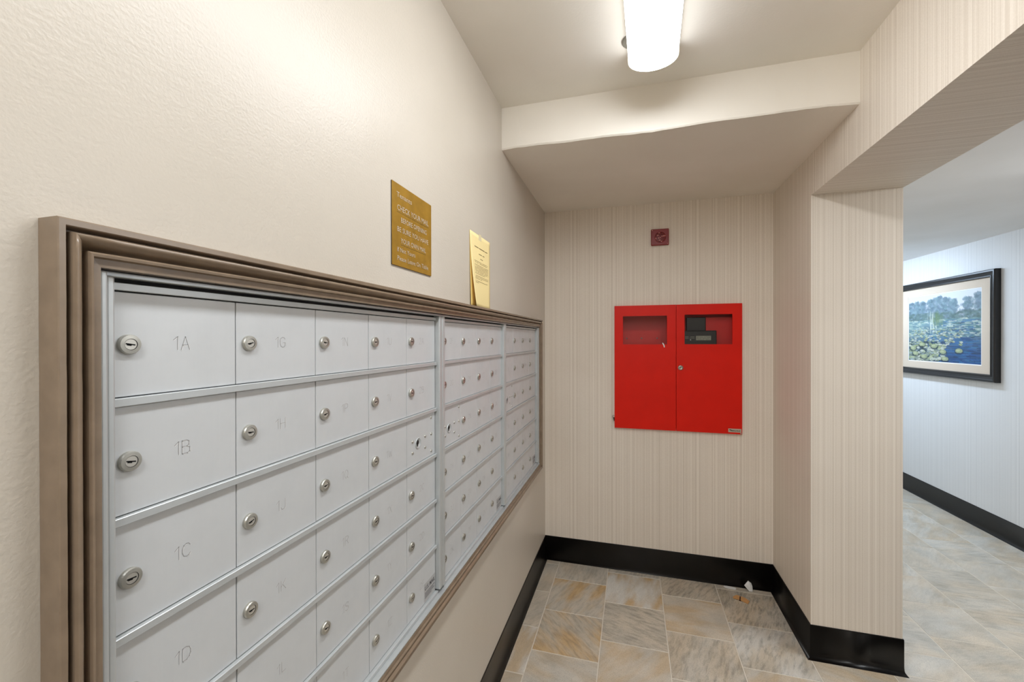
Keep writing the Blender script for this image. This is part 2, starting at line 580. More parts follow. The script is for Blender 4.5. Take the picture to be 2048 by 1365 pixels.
# ------------------------------------------------------------------ vinyl cove base
PROF = [(0.0, ZB), (0.0030, ZB), (0.0040, ZB - .003), (0.0040, 0.034), (0.0052, 0.018), (0.0085, 0.0075), (0.0150, 0.0015), (0.0170, 0.0), (0.0, 0.0)]
def cove(name, p0, p1, m0, m1):
    """m0, m1: mitre shift along the run per unit of projection"""
    d = (Vector(p1) - Vector(p0)).normalized()
    n = Vector((d.y, -d.x))
    bm = bmesh.new()
    ends = []
    for p, m in ((Vector(p0), m0), (Vector(p1), m1)):
        ends.append([bm.verts.new((*(p + n * a + d * a * m), z)) for a, z in PROF])
    k = len(PROF)
    for i in range(k):
        j = (i + 1) % k
        f = bm.faces.new((ends[0][i], ends[1][i], ends[1][j], ends[0][j]))
        f.smooth = 2 <= i <= 6
    bm.faces.new(ends[0]); bm.faces.new(ends[1][::-1])
    return struct(obj(name, bm, 'cove'))
cove('baseboard_left', (0, Y0), (0, YB), 0, -1)
cove('baseboard_back', (0, YB), (W, YB), 1, -1)
cove('baseboard_right', (W, YB), (W, YP), 1, 1)
cove('baseboard_pillar', (W, YP), (W + T, YP), -1, 1)
cove('baseboard_hall_left', (W + T, YP), (W + T, YE), -1, 0)
cove('baseboard_hall', (XH(YE), YE), (XH(Y0), Y0), 0, 0)

# ------------------------------------------------------------------ ceiling light
def wrap_light(name, label, p_end, length, yaw, zc, lens, half=0.0865, depth=0.051, pan_h=0.030):
    """p_end: centre of the far end on the ceiling; the lamp runs back from it"""
    root = thing(name, label, 'ceiling light', (p_end[0], p_end[1], zc), -yaw)
    bm = bmesh.new()
    bx(bm, -half + .0006, half - .0006, -length + .0075, -.0075, -pan_h + .001, -0.0003)
    obj('pan', bm, 'pan', root)
    # lens: half-ellipse with short vertical lips
    prof = [(-half, -pan_h + .012)]
    for k in range(0, 25):
        a = math.pi * k / 24
        prof.append((-half * math.cos(a), -pan_h - depth * math.sin(a) ** 0.9))
    prof.append((half, -pan_h + .012))
    bm = bmesh.new()
    ends = [[bm.verts.new((x, y, z)) for x, z in prof] for y in (-length + .006, -.006)]
    for i in range(len(prof) - 1):
        f = bm.faces.new((ends[0][i], ends[0][i + 1], ends[1][i + 1], ends[1][i]))
        f.smooth = True
    obj('diffuser', bm, lens, root)
    for y0, y1 in ((-.007, 0.0), (-length, -length + .007)):
        bm = bmesh.new()
        g = 1.022
        pr = [(x * g, z * g if z < -pan_h else z) for x, z in prof]
        a = [bm.verts.new((x, y0, z)) for x, z in pr]
        b = [bm.verts.new((x, y1, z)) for x, z in pr]
        bm.faces.new(a); bm.faces.new(b[::-1])
        n = len(pr)
        for i in range(n):
            j = (i + 1) % n
            bm.faces.new((a[i], a[j], b[j], b[i]))
        obj('end_cap', bm, 'cap', root)
    return root
wrap_light('ceiling_light', 'long white lit tube light on the ceiling above the mailboxes', (0.6475, 1.613), 1.24, 0.0385, ZC, 'lens')
wrap_light('ceiling_light', 'cool white tube light on the hall ceiling behind the pillar', (2.45, 5.6), 1.24, 0.0, ZHC, 'lens_h')
wrap_light('ceiling_light', 'added fill tube light, unseen on the hall ceiling beside the viewer', (2.60, 2.50), 1.24, 0.0, ZHC, 'fill_n')  # unseen lamp, added as side fill for the mailroom
wrap_light('ceiling_light', 'added fill tube light, unseen on the ceiling behind the viewer', (0.62, -0.15), 1.24, 0.0, ZC, 'fill_r')  # unseen lamp, added to brighten the back wall

bm = bmesh.new()
lathe(bm, [(.041, 0), (.041, -.004), (.037, -.007), (0, -.008)], 'Z', 28)
tag(obj('ceiling_cover_plate', bm, 'grey', None, (0.580, 1.545, ZC - .0002)), 'round grey cover plate on the ceiling half hidden by the lit tube', 'cover plate')

# ------------------------------------------------------------------ mailboxes
PZ0, RP, RAILH = 1.5724, 0.1382, 0.0098
DOOR_TOP = 1.5580
STROKES = {
 '1': [[(.15, .75), (.45, 1), (.45, 0)]],
 '2': [[(0, .75), (.1, .93), (.3, 1), (.5, .93), (.6, .75), (.5, .5), (0, 0), (.6, 0)]],
 '3': [[(0, .85), (.15, .98), (.35, 1), (.55, .88), (.55, .66), (.35, .54), (.2, .54)], [(.35, .54), (.6, .4), (.6, .15), (.4, 0), (.15, .02), (0, .15)]],
 'A': [[(0, 0), (.32, 1), (.64, 0)], [(.12, .35), (.52, .35)]],
 'B': [[(0, 0), (0, 1), (.35, 1), (.52, .9), (.52, .64), (.35, .53), (0, .53)], [(.35, .53), (.58, .42), (.58, .1), (.38, 0), (0, 0)]],
 'C': [[(.6, .8), (.48, .96), (.3, 1), (.1, .9), (0, .65), (0, .35), (.1, .1), (.3, 0), (.48, .04), (.6, .2)]],
 'D': [[(0, 0), (0, 1), (.3, 1), (.5, .87), (.6, .62), (.6, .38), (.5, .13), (.3, 0), (0, 0)]],
 'E': [[(.55, 1), (0, 1), (0, 0), (.55, 0)], [(0, .53), (.45, .53)]],
 'F': [[(.55, 1), (0, 1), (0, 0)], [(0, .53), (.45, .53)]],
 'G': [[(.6, .8), (.48, .96), (.3, 1), (.1, .9), (0, .65), (0, .35), (.1, .1), (.3, 0), (.5, .04), (.6, .2), (.6, .45), (.35, .45)]],
 'H': [[(0, 0), (0, 1)], [(.6, 0), (.6, 1)], [(0, .52), (.6, .52)]],
 'J': [[(.5, 1), (.5, .22), (.4, .04), (.22, 0), (.06, .06), (0, .25)]],
 'K': [[(0, 0), (0, 1)], [(.58, 1), (0, .38)], [(.2, .58), (.6, 0)]],
 'L': [[(0, 1), (0, 0), (.5, 0)]],
 'M': [[(0, 0), (0, 1), (.35, .3), (.7, 1), (.7, 0)]],
 'N': [[(0, 0), (0, 1), (.6, 0), (.6, 1)]],
 'P': [[(0, 0), (0, 1), (.38, 1), (.56, .88), (.56, .62), (.38, .48), (0, .48)]],
 'Q': [[(.3, 1), (.1, .9), (0, .65), (0, .35), (.1, .1), (.3, 0), (.5, .1), (.6, .35), (.6, .65), (.5, .9), (.3, 1)], [(.38, .22), (.64, -.05)]],
 'R': [[(0, 0), (0, 1), (.38, 1), (.56, .88), (.56, .64), (.38, .5), (0, .5)], [(.3, .5), (.6, 0)]],
 'S': [[(.56, .82), (.42, .97), (.22, 1), (.04, .86), (.06, .64), (.3, .52), (.54, .4), (.58, .16), (.4, .01), (.18, .02), (0, .18)]],
 'T': [[(0, 1), (.6, 1)], [(.3, 1), (.3, 0)]],
 'U': [[(0, 1), (0, .25), (.1, .06), (.3, 0), (.5, .06), (.6, .25), (.6, 1)]],
 'V': [[(0, 1), (.3, 0), (.6, 1)]],
 'W': [[(0, 1), (.2, 0), (.4, .8), (.6, 0), (.8, 1)]],
 'X': [[(0, 0), (.6, 1)], [(0, 1), (.6, 0)]],
 'Y': [[(0, 1), (.3, .5), (.6, 1)], [(.3, .5), (.3, 0)]],
 'Z': [[(0, 1), (.6, 1), (0, 0), (.6, 0)]],
}
def engrave(s, h=0.0172, wd=0.00085):
    """single-stroke lettering in the YZ plane, centred, facing +X: shade and highlight of the cut painted as flat strokes"""
    bm = bmesh.new()
    adv = [max(x for st in STROKES[c] for x, _ in st) for c in s]
    total = sum(adv) + 0.26 * (len(s) - 1)
    x = -total / 2
    for c, a in zip(s, adv):
        for st in STROKES[c]:
            P = [Vector(((x + px) * h, (py - .5) * h)) for px, py in st]
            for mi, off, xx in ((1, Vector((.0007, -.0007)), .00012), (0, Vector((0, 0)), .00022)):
                for p, q in zip(P, P[1:]):
                    d = (q - p)
                    if d.length < 1e-6:
                        continue
                    d.normalize()
                    n = Vector((-d.y, d.x)) * wd / 2
                    e = d * wd * .3
                    vs = [p - e + n + off, q + e + n + off, q + e - n + off, p - e - n + off]
                    f = bm.faces.new([bm.verts.new((xx, v.x, v.y)) for v in vs])
                    f.material_index = mi
        x += a + .26
    return mesh_of('engraved_number', bm, ['engr_d', 'engr_l'])

bm = bmesh.new()
lathe(bm, [(.0118, 0), (.0118, .0036), (.0108, .0052), (.0068, .0055), (.0066, .0046), (.0062, .0049), (0, .0049)], 'X', 28, [0, 0, 0, 2, 1, 1])
bx(bm, .0048, .0051, -.0054, .0046, -.0008, .0008, 2)
bx(bm, .0048, .0051, -.0040, .0008, -.0019, .0002, 2)
LOCK = mesh_of('lock', bm, ['chrome', 'plug', 'key'])
for p in LOCK.polygons:
    p.use_smooth = False
bm = bmesh.new()
lathe(bm, [(.0150, 0), (.0150, .0016), (.0138, .0022), (.0122, .0006), (0, .0006)], 'X', 28)
lathe(bm, [(.0068, .0006), (.0066, .0011), (0, .0012)], 'X', 16, [1, 1], (0, -.0030, .0025))
bx(bm, .0006, .0011, -.0075, -.0015, -.0075, .0020, 1)
ARROW = mesh_of('master_lock', bm, ['alu2', 'key'])
bm = bmesh.new()
lathe(bm, [(.0044, 0), (.0042, .0011), (.0032, .0023), (.0016, .0030), (0, .0031)], 'X', 12)
RIVET = mesh_of('rivet', bm, ['chrome'])

def mail_label_mesh():
    bm = bmesh.new()
    bx(bm, 0, .0003, -.034, .034, -.026, .026, 0)
    vs, fs = text_geo('U.S. MAIL', 0.0165, 'CENTER', 0.0004)
    add_geo(bm, vs, fs, lambda v: (.0005, v.x * .93, v.y + .006), 1)
    for z, a, b in ((-.002, -.030, .030), (-.0065, -.030, .022), (-.011, -.030, .028), (-.0155, -.030, .010)):
        bx(bm, .0003, .0005, a, b, z - .0011, z + .0006, 1)
    return mesh_of('mail_label', bm, ['lcd_grey2', 'lcd_k2'])
MT['lcd_grey2'] = mat('label_grey', (168, 168, 168), 0.5)
MT['lcd_k2'] = mat('label_ink', (72, 70, 72), 0.6)
LABEL = mail_label_mesh()

def mail_unit(label, ya, yb, seams, columns, lpost, rpost, lock_col, sticker):
    """ya..yb: outer span; seams: door edges in Y; columns: list of 6 names"""
    root = thing('mailbox_bank', label, 'mailboxes', (0, ya, 0.729), 0, 'mailbox banks in the brown frame')
    oy, oz = ya, 0.729
    L = lambda x, y, z: (x, y - oy, z - oz)
    def part(name, b, m, bev=0.0, seg=1):
        return box_obj(name, b, m, root, bev, seg)
    zt = 1.5788
    part('body', (-0.130, -0.006, ya + .002, yb - .002, .7310, zt), 'alu_dark')
    for a, b, wide in ((lpost[0], lpost[1], len(lpost) > 2), (rpost[0], rpost[1], len(rpost) > 2)):
        bm = bmesh.new()
        if wide:                      # flat flange beside a rounded bead
            lo_y, hi_y = (a, b)
            if a == lpost[0]:
                bx(bm, -.006, .020, a - oy, a + .0075 - oy, .731 - oz, zt - .001 - oz)
                bx(bm, -.006, .0155, a + .0082 - oy, b - oy, .745 - oz, 1.573 - oz)
            else:
                bx(bm, -.006, .020, b - .0075 - oy, b - oy, .731 - oz, zt - .001 - oz)
                bx(bm, -.006, .0155, a - oy, b - .0082 - oy, .745 - oz, 1.573 - oz)
            bevel(bm, .0022, 2)
        else:
            bx(bm, -.006, .0150, a - oy, b - oy, .745 - oz, 1.573 - oz)
            bevel(bm, .0026, 2)
        obj('post', bm, 'alu2', root, (0, 0, 0))
    s0, s1 = seams[0] - .001, seams[-1] + .001
    part('header_strip', (-.005, .0035, s0, s1, 1.5595, 1.5682), 'alu2', .0006)
    part('flange', (-.006, .0110, ya, yb, 1.5735, 1.5788), 'alu2', .0006)
    part('sill', (-.006, .0090, s0, s1, .7345, .7430), 'alu2', .0008)
    part('flange', (-.006, .0225, ya, yb, .7302, .7342), 'alu2', .0006)
    for k in range(1, 6):
        z = PZ0 - k * RP
        part('rail', (-.005, .0062, s0, s1, z - RAILH, z), 'alu2', .0007)
    meshes = {}
    for c in range(len(seams) - 1):
        a, b = seams[c] + .0007, seams[c + 1] - .0007
        for r in range(6):
            top = DOOR_TOP if r == 0 else PZ0 - r * RP - RAILH - .0006
            bot = PZ0 - (r + 1) * RP + .0010
            key = (round(b - a, 4), round(top - bot, 4))
            if key not in meshes:
                bm = bmesh.new()
                bx(bm, -.0045, 0, -(b - a) / 2, (b - a) / 2, -(top - bot) / 2, (top - bot) / 2)
                bevel(bm, .0007)
                meshes[key] = mesh_of('door', bm, 'alu')
            cy, cz = (a + b) / 2, (top + bot) / 2
            jit = rnd.uniform(-.0004, .0003)
            name = columns[c][r]
            door = link('door' if name else 'master_lock_panel', meshes[key], root, L(jit, cy, cz))
            zl = PZ0 - (r + 1) * RP + 0.0625
            if name:
                link('lock', LOCK, door, (0, seams[c] + .0215 - cy, zl - cz), (rnd.uniform(-.25, .25), 0, 0))
                if name not in numbers:
                    numbers[name] = engrave(name)
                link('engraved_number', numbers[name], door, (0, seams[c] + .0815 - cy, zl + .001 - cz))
            else:
                base_y, base_z = seams[c], PZ0 - (r + 1) * RP
                link('master_lock', ARROW, door, (0, base_y + .0605 - cy, base_z + .0558 - cz))
                for dy, dz in ((.030, .066), (.030, .036), (.1015, .066), (.1014, .0345), (.139, .114), (.139, .065), (.1388, .0148)):
                    link('rivet', RIVET, door, (0, base_y + min(dy, b - base_y - .008) - cy, base_z + dz - cz))
            if sticker and c == len(seams) - 2 and r == 5:
                link('mail_label', LABEL, door, (.0001, b - .036 - cy, bot + .029 - cz))
    return root
numbers = {}
def col_names(unit_letters):
    return [list(x) for x in unit_letters]
AL = [c for c in 'ABCDEFGHJKLMNPQRSTUVWXYZ']
one = ['1' + c for c in AL]
two = ['2' + c for c in AL]
three = ['3' + c for c in AL]
seq = one + two + three + ['3' + c + c for c in 'ABCDEF']
i = 0
def take(lock):
    global i
    out = []
    for r in range(6):
        if lock and r == 2:
            out.append(None)
        else:
            out.append(seq[i]); i += 1
    return out
U1 = [take(k == 4) for k in range(5)]
U2 = [take(k == 0) for k in range(4)]
U3 = [take(k == 0) for k in range(4)]
s1 = [0.3285] + [0.325 + .165 * k for k in range(1, 6)]
mail_unit('silver mailbox bank nearest the viewer, five columns starting with door 1A', 0.3117, 1.1715, s1, U1, (0.3117, 0.3285, 'w'), (1.1515, 1.1712), 4, True)
s2 = [1.1905 + .15625 * k for k in range(5)]
mail_unit('silver mailbox bank of four columns between the other two banks', 1.1722, 1.8337, s2, U2, (1.1726, 1.1905), (1.8155, 1.8333), 0, True)
s3 = [1.8495 + .1655 * k for k in range(5)]
mail_unit('silver mailbox bank farthest along the wall, next to the corner', 1.8345, 2.5353, s3, U3, (1.8349, 1.8495), (2.5115, 2.5352, 'w'), 0, True)

# ------------------------------------------------------------------ brown moulding round the mailboxes
MP = [(0, 0), (0, .0290), (.0010, .0300), (.0060, .0300), (.0068, .0290), (.0085, .0175), (.0105, .0170), (.0112, .0300), (.0125, .0335), (.0150, .0335), (.0175, .0315),
      (.0200, .0275), (.0220, .0225), (.0238, .0195), (.0246, .0190), (.0252, .0270), (.0270, .0295), (.0292, .0290), (.0304, .0245), (.0380, .0240), (.0380, 0)]
FO = (0.2725, 2.5935, 0.6910, 1.6245)       # outer y0, y1, z0, z1
FI = (0.3105, 2.5365, 0.7290, 1.5800)       # inner
frame = thing('wooden_moulding_frame', 'brown painted wooden moulding framing the three mailbox banks', 'frame', (0, FO[0], FO[2]))
def mould(side):
    bm = bmesh.new()
    ring = [[], []]
    wmax = .0380
    nseg = 60
    rr = random.Random(sum(ord(c) for c in side))
    secs = []
    for s in range(nseg + 1):
        t = s / nseg
        sec = []
        wob = rr.uniform(-.0001, .0001)
        for k, (w, h) in enumerate(MP):
            f = w / wmax
            y0 = FO[0] + (FI[0] - FO[0]) * f
            y1 = FO[1] + (FI[1] - FO[1]) * f
            z0 = FO[2] + (FI[2] - FO[2]) * f
            z1 = FO[3] + (FI[3] - FO[3]) * f
            if side == 'top':
                y, z = y0 + (y1 - y0) * t, z1 + wob
            elif side == 'bottom':
                y, z = y0 + (y1 - y0) * t, z0 + wob
            elif side == 'near':
                y, z = y0 + wob, z0 + (z1 - z0) * t
            else:
                y, z = y1 + wob, z0 + (z1 - z0) * t
            sec.append(bm.verts.new((h + (wob * .6 if h > 0 else 0.0002), y - FO[0], z - FO[2])))
        secs.append(sec)
    n = len(MP)
    for s in range(nseg):
        for k in range(n):
            k2 = (k + 1) % n
            f = bm.faces.new((secs[s][k], secs[s][k2], secs[s + 1][k2], secs[s + 1][k]))
            f.smooth = 8 <= k <= 13
    bm.faces.new(secs[0]); bm.faces.new(secs[-1][::-1])
    return obj('moulding', bm, 'wood', frame)
for s in ('top', 'bottom', 'near', 'far'):
    mould(s)

# ------------------------------------------------------------------ brass plaque
PQ = (0.9120, 1.1220, 1.6890, 1.8980)
plaque = thing('brass_plaque', 'square brass plaque with engraved mail notice on the cream wall', 'plaque', (0.0004, PQ[0], PQ[2]))
pw, ph = PQ[1] - PQ[0], PQ[3] - PQ[2]
bm = bmesh.new()
bx(bm, 0, .0032, 0, pw, 0, ph, 1)
bmesh.ops.bevel(bm, geom=list(bm.edges), offset=.0006, segments=1, affect='EDGES')
bm.faces.ensure_lookup_table()
for f in bm.faces:
    f.material_index = 0 if all(v.co.x > .0025 for v in f.verts) else 1
obj('plate', bm, ['brass', 'brass_edge'], plaque)
bm = bmesh.new()
LINES = [('Tenants', .020, .175, .0185, .075), ('CHECK YOUR MAIL', .022, .142, .0205, .168), ('BEFORE OPENING', .040, .114, .0185, .138),
         ('BE SURE YOU HAVE', .022, .088, .0185, .166), ('YOUR OWN MAIL', .040, .061, .0185, .135), ('If Not Yours', .022, .037, .0165, .090), ('Please Leave On Table', .022, .015, .0170, .166)]
for s, y, z, size, width in LINES:
    vs, fs = text_geo(s, size)
    wd = max(v.x for v in vs) - min(v.x for v in vs)
    k = width / wd
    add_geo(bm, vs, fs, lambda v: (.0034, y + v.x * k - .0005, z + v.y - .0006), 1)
    add_geo(bm, vs, fs, lambda v: (.0036, y + v.x * k, z + v.y), 0)
for y0, y1, z in ((.022, .192, .1375), (.040, .176, .0565)):
    bx(bm, .0031, .0034, y0, y1, z - .0006, z + .0006, 1)
obj('lettering', bm, ['letter', 'letter_d'], plaque)

# ------------------------------------------------------------------ yellow notice
NY0, NY1, NZ0, NZ1 = 1.4310, 1.6550, 1.6265, 1.9060
notice = thing('paper_notice', 'yellow paper notice taped to the wall just above the brown moulding', 'notice', (0.001, NY0, NZ0))
def curl(u, v, amt):
    """u across 0..1, v up 0..1: the free lower near corner stands off the wall"""
    return amt * max(0.0, 1 - v) ** 1.6 * max(0.0, 1 - u * 1.25) ** 1.5
def sheet(name, m, amt, x0, dy=0.0):
    bm = bmesh.new()
    nu, nv = 14, 20
    H = NZ1 - NZ0
    Wd = NY1 - NY0
    g = []
    for layer in (0, 1):
        gg = []
        for j in range(nv + 1):
            rowv = []
            for i_ in range(nu + 1):
                u, v = i_ / nu, j / nv
                c = curl(u, v, amt)
                rowv.append(bm.verts.new((x0 + c + layer * .0003, u * Wd + dy + c * .9 * (1 - u), v * H)))
            gg.append(rowv)
        g.append(gg)
    for layer in (0, 1):
        for j in range(nv):
            for i_ in range(nu):
                f = bm.faces.new((g[layer][j][i_], g[layer][j][i_ + 1], g[layer][j + 1][i_ + 1], g[layer][j + 1][i_]))
                f.smooth = True
    for j in range(nv):
        bm.faces.new((g[0][j][0], g[0][j + 1][0], g[1][j + 1][0], g[1][j][0]))
        bm.faces.new((g[0][j][nu], g[0][j + 1][nu], g[1][j + 1][nu], g[1][j][nu]))
    for i_ in range(nu):
        bm.faces.new((g[0][0][i_], g[0][0][i_ + 1], g[1][0][i_ + 1], g[1][0][i_]))
        bm.faces.new((g[0][nv][i_], g[0][nv][i_ + 1], g[1][nv][i_ + 1], g[1][nv][i_]))
    return obj(name, bm, m, notice)
sheet('back_sheet', 'sheet_b', 0.004, .0002, .001)
front = sheet('front_sheet', 'sheet', 0.020, .0008)
bm = bmesh.new()
rp = random.Random(5)
def ink(u0, u1, v, h):
    Wd, H = NY1 - NY0, NZ1 - NZ0
    n = max(1, int((u1 - u0) / .03))
    for k in range(n):
        if n > 2 and rp.random() < .06:
            continue
        a, b = u0 + (u1 - u0) * k / n, u0 + (u1 - u0) * (k + .86) / n
        vs = []
        for uu, vv in ((a, v), (b, v), (b, v + h), (a, v + h)):
            c = curl(uu, vv, .020)
            vs.append(bm.verts.new((.0008 + c + .0007, uu * Wd + c * .9 * (1 - uu), vv * H)))
        bm.faces.new(vs)
ink(.20, .86, .815, .012)
ink(.40, .70, .735, .010)
ink(.47, .62, .675, .008)
v = .625
for wln in (.88, .88, 0, .9, .9, .9, .9, .9, .9, .72, 0, .9, .9, .55, 0, .86, .36):
    if wln:
        ink(.16, wln, v, .0055)
        v -= .0195
    else:
        v -= .013
obj('printed_text', bm, 'ink', notice)
box_obj('tape', (.0022, .0025, NY0 + .092, NY0 + .122, NZ1 - .018, NZ1 + .006), 'tape', None)
tp = [o for o in bpy.data.objects if o.name == 'tape'][0]
tp.parent = notice
tp.location = tuple(a - b for a, b in zip(tp.location, notice.location))

# ------------------------------------------------------------------ fire alarm cabinet
FX0, FX1, FZ0, FZ1, FYF = 0.4640, 1.2100, 0.9280, 1.7190, 2.798
cab = thing('fire_alarm_cabinet', 'red steel fire alarm cabinet with two windowed doors on the striped back wall', 'cabinet', (FX0, FYF, FZ0))
def cpart(name, b, m, bev=0.0, parent=cab):
    return box_obj(name, b, m, parent, bev)
bm = bmesh.new()
ox, oy_, oz_ = FX0, FYF, FZ0
def cb(x0, x1, y0, y1, z0, z1, mi=0):
    bx(bm, x0 - ox, x1 - ox, y0 - oy_, y1 - oy_, z0 - oz_, z1 - oz_, mi)
D = YB + .115
cb(HB[0] + .002, HB[1] - .002, D, D + .004, HB[2] + .002, HB[3] - .002)           # back sheet
cb(HB[0] + .002, HB[0] + .006, FYF + .004, D, HB[2] + .002, HB[3] - .002)
cb(HB[1] - .006, HB[1] - .002, FYF + .004, D, HB[2] + .002, HB[3] - .002)
cb(HB[0] + .006, HB[1] - .006, FYF + .004, D, HB[2] + .002, HB[2] + .006)
cb(HB[0] + .006, HB[1] - .006, FYF + .004, D, HB[3] - .006, HB[3] - .002)
obj('body', bm, 'red_in', cab)
XM = 0.8385
def fire_door(x0, x1, win):
    bm = bmesh.new()
    wx0, wx1, wz0, wz1 = win
    y0, y1 = FYF, FYF + .0035
    for b in ((x0, wx0, FZ0, FZ1), (wx1, x1, FZ0, FZ1), (wx0, wx1, FZ0, wz0), (wx0, wx1, wz1, FZ1)):
        bx(bm, b[0] - ox, b[1] - ox, y0 - oy_, y1 - oy_, b[2] - oz_, b[3] - oz_)
    # turned-in edges
    for b in ((x0, x0 + .002, FZ0, FZ1), (x1 - .002, x1, FZ0, FZ1), (x0, x1, FZ0, FZ0 + .002), (x0, x1, FZ1 - .002, FZ1)):
        bx(bm, b[0] - ox, b[1] - ox, y1 - oy_, YB - .001 - oy_, b[2] - oz_, b[3] - oz_)
    d = obj('door', bm, 'red', cab)
    g = bmesh.new()
    bx(g, wx0 - .008 - ox, wx1 + .008 - ox, y1 + .0008 - oy_, y1 + .0030 - oy_, wz0 - .008 - oz_, wz1 + .008 - oz_)
    obj('window_pane', g, 'glass', d)
    return d
dl = fire_door(FX0, XM - .0012, (0.5170, 0.7850, 1.4695, 1.6515))
dr = fire_door(XM + .0012, FX1, (0.8880, 1.1570, 1.4715, 1.6550))
g = bmesh.new()
lathe(g, [(.0155, 0), (.0155, .002), (.0125, .0055), (.0075, .0062), (.0065, .0045), (0, .0045)], '-Y', 24, [0, 0, 0, 0, 0])
bx(g, -.0012, .0012, -.0050, -.0046, -.0045, .0045, 1)
obj('lock', g, ['chrome', 'key'], dr, (0.8645 - ox, -.0003, 1.3245 - oz_))
# maker's plate at the lower corner
g = bmesh.new()
bx(g, 0, .072, -.0012, 0, 0, .022, 0)
bx(g, .006, .013, -.0016, -.0012, .0120, .0170, 1)
for x0, x1, z0, z1 in ((.013, .019, .0075, .0145), (.020, .026, .0070, .0125), (.027, .034, .0075, .0120), (.0355, .042, .0070, .0110), (.045, .051, .0075, .0125), (.0525, .058, .0075, .0110), (.0595, .065, .0080, .0125)):
    bx(g, x0, x1, -.0016, -.0012, z0, z1, 1)
MT['plate'] = mat('maker_plate', (190, 176, 160), 0.4, 0.3)
obj('maker_plate', g, ['plate', 'black'], dr, (1.134 - ox, -.0003, .9385 - oz_))
g = bmesh.new()
lathe(g, [(.0045, 0), (.0045, .001), (.003, .0025), (0, .003)], '-Y', 12)
obj('screw', g, 'chrome', dr, (1.2035 - ox, -.0003, .9335 - oz_))
# interior: blank dead-front on the left, display unit on the right
cpart('inner_panel', (0.490, 0.752, YB + .055, YB + .058, 1.40, 1.560), 'red_in')
cpart('inner_panel', (0.970, 1.186, YB + .050, YB + .053, 1.05, 1.640), 'red_in')
for x in (.540, .634, .730):
    g = bmesh.new()
    lathe(g, [(.005, 0), (.005, .002), (.0035, .004), (0, .0045)], '-Y', 12)
    obj('panel_screw', g, 'chrome', cab, (x - ox, YB + .055 - oy_, 1.509 - oz_))
cpart('battery_box', (0.905, 1.017, YB + .030, YB + .075, 1.545, 1.640), 'black', .003)
disp = cpart('display_unit', (0.870, 1.072, FYF + .010, YB + .050, 1.400, 1.556), 'black', .004)
dl_ = Vector(disp.location)
def dpart(name, b, m):
    o = box_obj(name, b, m, None)
    o.parent = disp
    o.location = Vector(o.location) - cab.location - dl_
    return o
yf = FYF + .010
dpart('lcd_screen', (0.955, 1.040, yf - .0012, yf + .0005, 1.4960, 1.5230), 'lcd')
g = bmesh.new()
for k in range(4):
    for j in range(9):
        x = .960 + j * .0086
        z = 1.4985 + k * .0058
        if (j * 3 + k) % 5:
            bx(g, x, x + .0055, yf - .0016, yf - .0012, z, z + .0022)
o = obj('lcd_text', g, 'lcd_k', disp)
o.location = -cab.location - dl_
for x0, x1, z in ((.892, .912, 1.5175), (.922, .946, 1.5175), (.892, .912, 1.5085), (.918, .946, 1.5085)):
    dpart('indicator', (x0, x1, yf - .0010, yf + .0005, z - .0012, z + .0012), 'lcd')
g = bmesh.new()
lathe(g, [(.0035, 0), (.003, .002), (0, .003)], '-Y', 10)
o = obj('key_switch', g, 'white', disp)
o.location = Vector((.9235, yf, 1.4985)) - cab.location - dl_
# paper tag end poking out under the left window
g = bmesh.new()
P = [(0.757, 1.482), (0.763, 1.478), (0.770, 1.465), (0.7725, 1.452), (0.7665, 1.451), (0.763, 1.464), (0.757, 1.475)]
a = [g.verts.new((x - ox, -.0040, z - oz_)) for x, z in P]
b = [g.verts.new((x - ox, -.0028, z - oz_)) for x, z in P]
g.faces.new(a); g.faces.new(b[::-1])
for k in range(len(P)):
    k2 = (k + 1) % len(P)
    g.faces.new((a[k], a[k2], b[k2], b[k]))
obj('paper_tab', g, 'white', dl)
# hinge keeper on the near edge: small ring with a dark tab
g = bmesh.new()
R_, r_ = .0075, .0016
ring = []
for k in range(16):
    a1 = 2 * math.pi * k / 16
    sec = []
    for j in range(6):
        a2 = 2 * math.pi * j / 6
        rr_ = R_ + r_ * math.cos(a2)
        sec.append(g.verts.new((rr_ * math.cos(a1), r_ * math.sin(a2), rr_ * math.sin(a1))))
    ring.append(sec)
for k in range(16):
    for j in range(6):
        g.faces.new((ring[k][j], ring[(k + 1) % 16][j], ring[(k + 1) % 16][(j + 1) % 6], ring[k][(j + 1) % 6]))
obj('seal_ring', g, 'chrome', cab, (.4575 - ox, .004, 1.000 - oz_))
g = bmesh.new()
P = [(.4535, .993), (.4645, .995), (.4645, .972), (.4605, .970)]
a = [g.verts.new((x - ox, .002, z - oz_)) for x, z in P]
b = [g.verts.new((x - ox, .006, z - oz_)) for x, z in P]
g.faces.new(a); g.faces.new(b[::-1])
for k in range(4):
    k2 = (k + 1) % 4
    g.faces.new((a[k], a[k2], b[k2], b[k]))
obj('seal_tab', g, 'black', cab)

# ------------------------------------------------------------------ alarm horn
horn = thing('fire_alarm_horn', 'small dark red square alarm sounder on the striped wall above the red cabinet', 'alarm', (0.6900, YB - .001, 2.098))
hw, hh = .107, .103
bm = bmesh.new()
bx(bm, 0, hw, -.018, 0, 0, hh)
bevel(bm, .004, 2)
obj('plate', bm, 'red_d', horn)
bm = bmesh.new()
c = (hw / 2 + .002, -.0182, hh / 2 - .002)
lathe(bm, [(.034, 0), (.034, .0015), (.031, .0025), (.0, .0025)], '-Y', 28, None, c)
for rad, n, sz in ((.028, 12, .0050), (.0195, 9, .0050), (.0110, 6, .0045), (.0030, 2, .0035)):
    for k in range(n):
        a = 2 * math.pi * (k + .5) / n
        x, z = c[0] + rad * math.cos(a), c[2] + rad * math.sin(a)
        bx(bm, x - sz / 2, x + sz / 2, -.0225, -.0204, z - sz / 2, z + sz / 2, 1 if (k + n) % 3 else 2)
